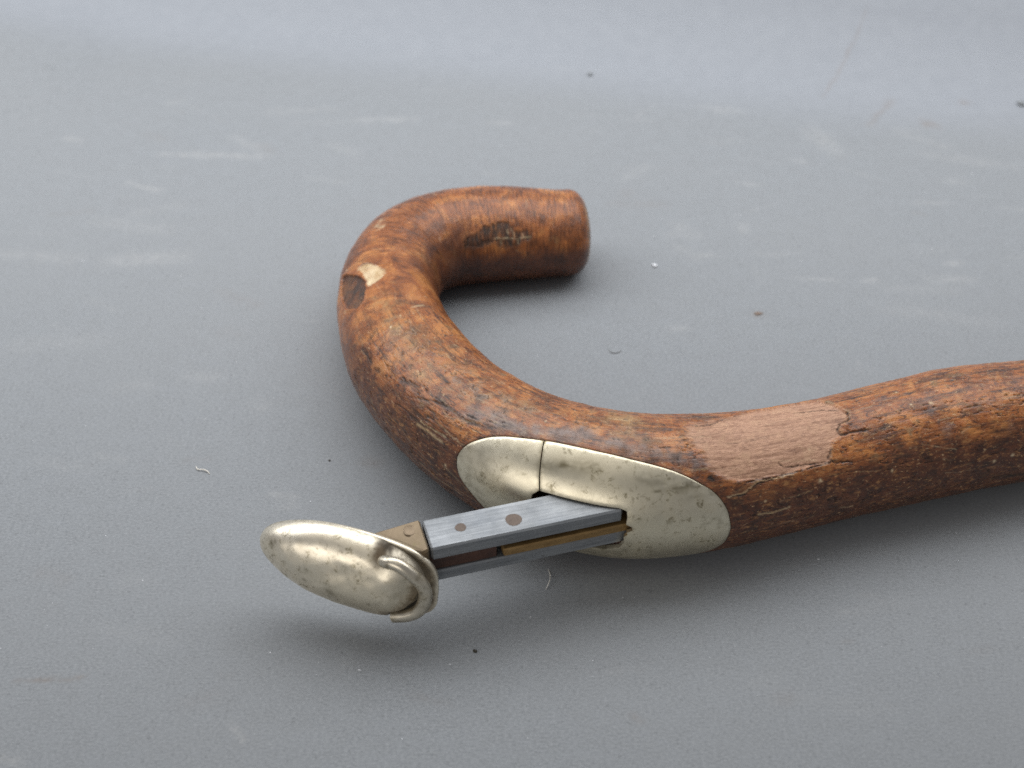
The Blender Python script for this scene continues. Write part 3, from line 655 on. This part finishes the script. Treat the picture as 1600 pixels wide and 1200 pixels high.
# the cap: flat oval back plate, egg-shaped dome, and the wire loop round its nose
yaw = math.radians(-18.459)
cL = np.array([math.cos(yaw), math.sin(yaw), 0]); cN = np.array([cL[1], -cL[0], 0])
tilt = math.radians(9.356); cN = cN*math.cos(tilt)+np.array([0, 0, 1])*math.sin(tilt)
cZ = np.cross(cN, cL); cZ = cZ if cZ[2] > 0 else -cZ
cO = np.array([-28.22, -63.23, 12.516])
CA, CB, CD, PL, PR, CSL = 16.6, 7.75, 5.5, 1.85, 3.4, -1.1
def half_h(u):
    p = np.where(u < 0, PL, PR); return CB*np.clip(1-np.abs(u)**p, 0, 1)**(1/p)
def cap_pt(l, z, n): return (cO+np.multiply.outer(l, cL)+np.multiply.outer(z, cZ)+np.multiply.outer(n, cN))
def build_cap():
    # dome: from left end to the groove; nose ends before the back plate's right end
    u0, u1, nu, nf = -1, .86, 150, 72
    q = np.linspace(0, 1, nu); uu = u0+(u1-u0)*(.5-.5*np.cos(np.pi*q)); 
    ph = np.linspace(0, np.pi, nf)
    s = np.where(uu < 0, uu, uu/u1)
    B = half_h(np.where(uu < 0, uu, s)); B = B*(1-.10*sstep(.35, 1, s))
    Dp = CD*np.clip(1-np.abs(s)**np.where(s < 0, 2.3, 2.6), 0, 1)**(1/np.where(s < 0, 2.3, 2.6))
    zc = CSL*uu
    Lg = np.repeat((CA*uu)[:, None], nf, 1)
    cz = np.sign(np.cos(ph))*np.abs(np.cos(ph))**.92
    Zg = zc[:, None]+B[:, None]*cz[None]
    # ridge: the upper slope is flatter, as on the photographed cap
    Ng = Dp[:, None]*(np.sin(ph)[None]**.85)
    Q = cap_pt(Lg, Zg, Ng)
    dent = fbm(Q*.13+2, 3)[..., None]*cN*.42+fbm(Q*.4+5, 2)[..., None]*cN*.05
    dent = dent-(.40*np.exp(-((Lg-1.5)/3.2)**2-((Zg-1.8)/2.2)**2))[..., None]*cN
    # the dome is cut down outside the loop, where the wire lies in a groove
    body = np.array([(-20, 12), (5.2, 12), (7.6, 6.4), (10.4, 5.6), (12.6, 3.9), (14.0, 1.9), (14.3, -.4), (13.2, -3.0), (11.6, -4.6), (9.2, -5.6), (7.5, -12), (-20, -12)])
    dout = poly_sdf(np.stack([Lg, Zg], -1), body)
    cut = sstep(-.6, .9, dout)
    Q = Q-(cut*(np.maximum(Ng, 0)+.55))[..., None]*cN
    hol = np.exp(-(((Lg-12.6)/1.8)**2+((Zg+.8)/3.0)**2))
    Q = Q-(hol*np.minimum(Ng, 1.)*.6)[..., None]*cN
    Q = Q+dent*(np.sin(ph)[None, :, None])
    V = Q.reshape(-1, 3); idx = np.arange(nu*nf).reshape(nu, nf)
    F = np.stack([idx[:-1, :-1], idx[1:, :-1], idx[1:, 1:], idx[:-1, 1:]], -1).reshape(-1, 4)
    # grime in the groove under the loop, at the rim and in pits
    w1 = fbm(Q*.45+3, 4); w2 = fbm(Q*1.2+9, 3)
    lz = np.stack([Lg, Zg], -1)
    loop = np.array([(6.6, 6.6), (9.5, 7.0), (12.6, 5.8), (14.9, 3.2), (15.4, -.4), (14.0, -3.8), (11.0, -5.8), (8, -6.6)])
    dlp = poly_sdf(lz+np.stack([w1, w2], -1)*.8, loop, False)
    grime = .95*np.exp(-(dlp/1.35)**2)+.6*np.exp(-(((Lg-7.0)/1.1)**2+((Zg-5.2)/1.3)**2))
    inside = np.exp(-(((Lg-11.6)/2.3)**2+((Zg+.8)/3.4)**2)**1.5)
    stain = np.clip(.42*inside*(.7+w1), 0, 1)
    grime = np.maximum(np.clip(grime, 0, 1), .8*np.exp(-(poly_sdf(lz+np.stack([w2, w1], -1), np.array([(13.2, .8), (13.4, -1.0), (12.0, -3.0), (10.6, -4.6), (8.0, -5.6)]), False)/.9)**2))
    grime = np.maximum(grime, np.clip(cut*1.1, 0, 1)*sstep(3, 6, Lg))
    for a, b, r, v in ((-12.9, 3.0, .5, .8), (-12.2, 3.6, .3, .6), (-1.2, -2.6, .8, .55), (-5.6, .9, .35, .6), (-6.0, -1.6, .35, .6), (4.2, 2.9, .3, .7), (3.0, 4.6, .22, .7), (-7.0, 4.9, .7, .35), (.5, 5.6, .2, .7), (-4, 5.3, .16, .7), (6.2, 5.8, .18, .7), (-10.0, .4, .25, .5)):
        stain = np.maximum(stain, v*np.exp(-(((Lg-a+.4*w2)**2+(Zg-b+.4*w1)**2)/r**2)))
    stain = np.maximum(stain, .5*sstep(.30, .5, w2)*sstep(-.1, .2, w1))
    rimd = np.minimum(np.sin(ph)[None], 1)*np.ones_like(Lg)
    stain = np.maximum(stain, .55*sstep(.16, .02, rimd)*np.clip(.6+w2, 0, 1)+0*Lg)
    dome = mesh_obj('end_cap', V*MM, F, M_cap, stick, attrs=dict(stain=np.clip(stain, 0, 1).ravel(), grime=np.clip(grime, 0, 1).ravel()))
    # back plate
    n = 160; a = np.linspace(-1, 1, n)
    up = np.stack([CA*a, CSL*a+half_h(a)], -1); lo = np.stack([CA*a, CSL*a-half_h(a)], -1)[::-1]
    out = resample(np.vstack([up, lo[1:-1]]), .35)
    cz0 = out.mean(0); secs = []
    for g, nn in ((.90, -.85), (1.0, -.78), (1.012, -.6), (1.012, -.1), (.99, .14), (.945, .12)):
        pp = cz0+(out-cz0)*(g-.02-.035*sstep(4, -3, out[:, :1]))
        secs.append(cap_pt(pp[:, 0], pp[:, 1], np.full(len(pp), nn))*MM)
    v, f = prism_sections([list(s_) for s_ in secs])
    gr = np.concatenate([np.full(len(out), g) for g in (.1, .1, .15, .1, .55, 1.0)])
    gr = gr*np.clip(.8+.8*fbm(np.array(v)*900, 3), 0, 1)
    mesh_obj('back_plate', v, f, M_cap, dome, sharp=50, attrs=dict(stain=gr*0, grime=gr))
    # wire loop
    ctrl = np.array([(7.2, 5.35, 3.3), (8.1, 5.6, 3.75), (10.72, 6.11, 4.3), (13.22, 4.52, 4.0), (14.97, 2.28, 3.4), (15.32, -.54, 2.9), (14.32, -3.59, 2.7), (12.19, -5.54, 2.7), (9.44, -6.81, 2.5)])
    pth = resample(np.array([p for p in _open_spline(ctrl, 14)]), .25, False)
    v, f = tube(cap_pt(pth[:, 0], pth[:, 1], pth[:, 2])*MM, 1.17*MM*np.interp(np.linspace(0, 1, len(pth)), [0, .015, .04, .08, 1], [.35, .72, .92, 1, 1]), 20)
    vv = np.array(v); w = fbm(vv*700, 3)
    mesh_obj('wire_loop', v, f, M_ring, dome, sharp=60, attrs=dict(stain=np.clip(.5*sstep(.15, .45, w), 0, 1), grime=np.clip(.3*sstep(.3, .5, w), 0, 1)))
    return dome
def _open_spline(P, n):
    P = np.asarray(P, float); Q = np.vstack([2*P[0]-P[1], P, 2*P[-1]-P[-2]])
    for k in range(1, len(Q)-2):
        p0, p1, p2, p3 = Q[k-1:k+3]
        for j in range(n):
            u = j/n
            yield .5*((2*p1)+(-p0+p2)*u+(2*p0-5*p1+4*p2-p3)*u*u+(-p0+3*p1-3*p2+p3)*u**3)
    yield P[-1]
cap = build_cap()
# ferrule between bar and cap
def build_ferrule():
    secs = []
    for l, k, w0, w1, z0, z1 in ((-.35, .3, -.25, 7.4, 10.6, 19.2), (-.65, 0, -.25, 7.4, 10.6, 19.2), (-3.5, 0, -.1, 7.4, 10.7, 19.1), (-6.5, 0, .1, 7.3, 10.9, 18.7), (-9.3, 0, .3, 7.1, 11.2, 18.2)):
        b = .35
        secs.append([bar_pt(l, w0+k, z0+k+b), bar_pt(l, w0+k, z1-k-b), bar_pt(l, w0+k+b, z1-k), bar_pt(l, w1-k-b, z1-k), bar_pt(l, w1-k, z1-k-b), bar_pt(l, w1-k, z0+k+b), bar_pt(l, w1-k-b, z0+k), bar_pt(l, w0+k+b, z0+k)])
    A3 = np.array([A[0], A[1], 0]); last = np.array(secs[-1])/MM
    back_n = (last-cO)@cN; k_ = (-.6-back_n)/(A3@cN)                  # stop inside the cap's back plate
    stop = last+A3*k_[:, None]
    n0 = np.array(secs[1])/MM
    secs = secs[:2]+[list((n0+(stop-n0)*q)*MM) for q in (.35, .7, 1.0)]
    v, f = prism_sections(secs)
    z = np.zeros(len(v))
    fr = mesh_obj('ferrule', v, f, M_ferrule, stick, sharp=25, attrs=dict(stain=z+.1, grime=z))
    disc('rivet', -17.39, -61.6, 19.05, 1.2, .06, M_ferrule, fr, ring=True)
build_ferrule()

# ------------------------------------------------------------------ lint and crumbs lying on the sheet
def on_paper(x, y):
    t = max(0, y-float(sweep_start(x)))
    return SWEEP_R-math.sqrt(SWEEP_R**2-t*t)
def fibre(name, pts, r, label, lift=.25):
    P = np.array(list(_open_spline(np.array(pts), 8))); 
    rr = r*np.interp(np.linspace(0, 1, len(P)), [0, .2, .8, 1], [.5, 1, 1, .4])
    v, f = tube(P*MM, rr*MM, 7)
    tag(mesh_obj(name, v, f, M_fibre), label=label, category='lint')
fibre('hair', [(6.6, -53.2, .12), (6.9, -54.5, .6), (6.95, -56.0, .7), (6.6, -57.1, .4), (6.1, -58.2, .12)], .085, 'short pale hair on the grey sheet in front of the metal slide')
fibre('lint_fibre', [(-62.9, -25.6, .12), (-62.4, -26.6, .25), (-61.3, -26.8, .35), (-60.4, -27.2, .3), (-59.8, -27.9, .15)], .125, 'curved white lint thread on the grey sheet, left of the stick')
def crumb(x, y, r, stretch, rot, mat, label, squash=.6):
    """small lumpy grain resting on the sheet"""
    n, m = 14, 9; v = []; f = []
    ang = np.random.default_rng(int(abs(x*31+y*17)*10)).uniform(0, 50)
    for i in range(m):
        a = math.pi*i/(m-1)
        for k in range(n):
            b = 2*math.pi*k/n
            p = np.array([math.sin(a)*math.cos(b), math.sin(a)*math.sin(b), math.cos(a)])
            q = 1+.45*perlin((p*1.3+ang)[None])[0]
            p = p*q*r*np.array([stretch, 1, squash])
            px, py = p[0]*math.cos(rot)-p[1]*math.sin(rot), p[0]*math.sin(rot)+p[1]*math.cos(rot)
            v.append(np.array([px, py, p[2]]))
    v = np.array(v); v[:, 2] -= v[:, 2].min()
    v = v*MM+np.array([x*MM, y*MM, on_paper(x*MM, y*MM)-.00003])
    for i in range(m-1):
        for k in range(n): f.append((i*n+k, (i+1)*n+k, (i+1)*n+(k+1) % n, i*n+(k+1) % n))
    tag(mesh_obj('crumb', v, f, mat), label=label, category='crumb')
crumb(-6.4, -72.3, .26, 1.6, -.5, M_crumb_dark, 'tiny black crumb on the sheet in front of the metal slide')
crumb(33.8, 43.4, .75, .9, .3, M_crumb_pale, 'whitish crumb on the sheet right of the stick tip', .3)
crumb(55.8, 24.8, .55, 1.8, .1, M_crumb_brown, 'small brown crumb on the sheet beyond the shaft, in front of the whitish crumb', .18)
crumb(-146.6, 136.2, 1.2, 1.3, .5, M_crumb_grey, 'dark grey bit at the far left edge of the sheet')
crumb(-140.3, 133.6, .8, 1, .5, M_crumb_brown, 'reddish brown bit near the far left edge, beside a dark bit')
crumb(22.5, 138.0, .65, 1.1, .8, M_crumb_grey, 'grey bit on the far sheet directly behind the stick tip', .45)
crumb(141.0, 118.9, .9, 1.3, -.8, M_crumb_grey, 'dark grey bit at the far right edge of the sheet')
crumb(-36.5, -23.9, .19, 1.2, .2, M_crumb_dark, 'tiny dark crumb left of the hook bend, nearest the wood')
# a finger-nail mark: small curled paper flake
fl = [(21.3, 11.9, .03), (21.6, 10.9, .1), (22.5, 10.5, .12), (23.4, 10.9, .08), (23.9, 11.6, .03)]
P = np.array(list(_open_spline(np.array(fl), 8))); v, f = tube(P*MM, .14*MM, 7)
tag(mesh_obj('paper_flake', v, f, M_flake), label='curled grey flake on the sheet inside the open side of the hook', category='flake')

# fine dust over the sheet
def dust(n):
    V = []; F = []
    for k in range(n):
        x = rng.uniform(-110, 140); y = rng.uniform(-92, 100)
        r = rng.choice([.045, .06, .09, .14], p=[.5, .3, .15, .05]); z = on_paper(0, y*MM)/MM
        b = len(V); a = rng.uniform(0, 6.28); e = rng.uniform(.6, 2.2)
        for q, zz in ((1, 0.), (.7, .6)):
            for j in range(5):
                t_ = a+j*1.2566; w = q*r*(1+.3*rng.uniform(-1, 1))
                V.append(((x+w*e*math.cos(t_))*MM, (y+w*math.sin(t_))*MM, (z+zz*r)*MM))
        F += [(b+j, b+(j+1) % 5, b+5+(j+1) % 5, b+5+j) for j in range(5)]+[tuple(b+5+j for j in range(5))]
    tag(mesh_obj('dust', V, F, M_crumb_pale, smooth=False), kind='stuff', label='pale dust specks scattered over the grey sheet', category='dust')
dust(520)
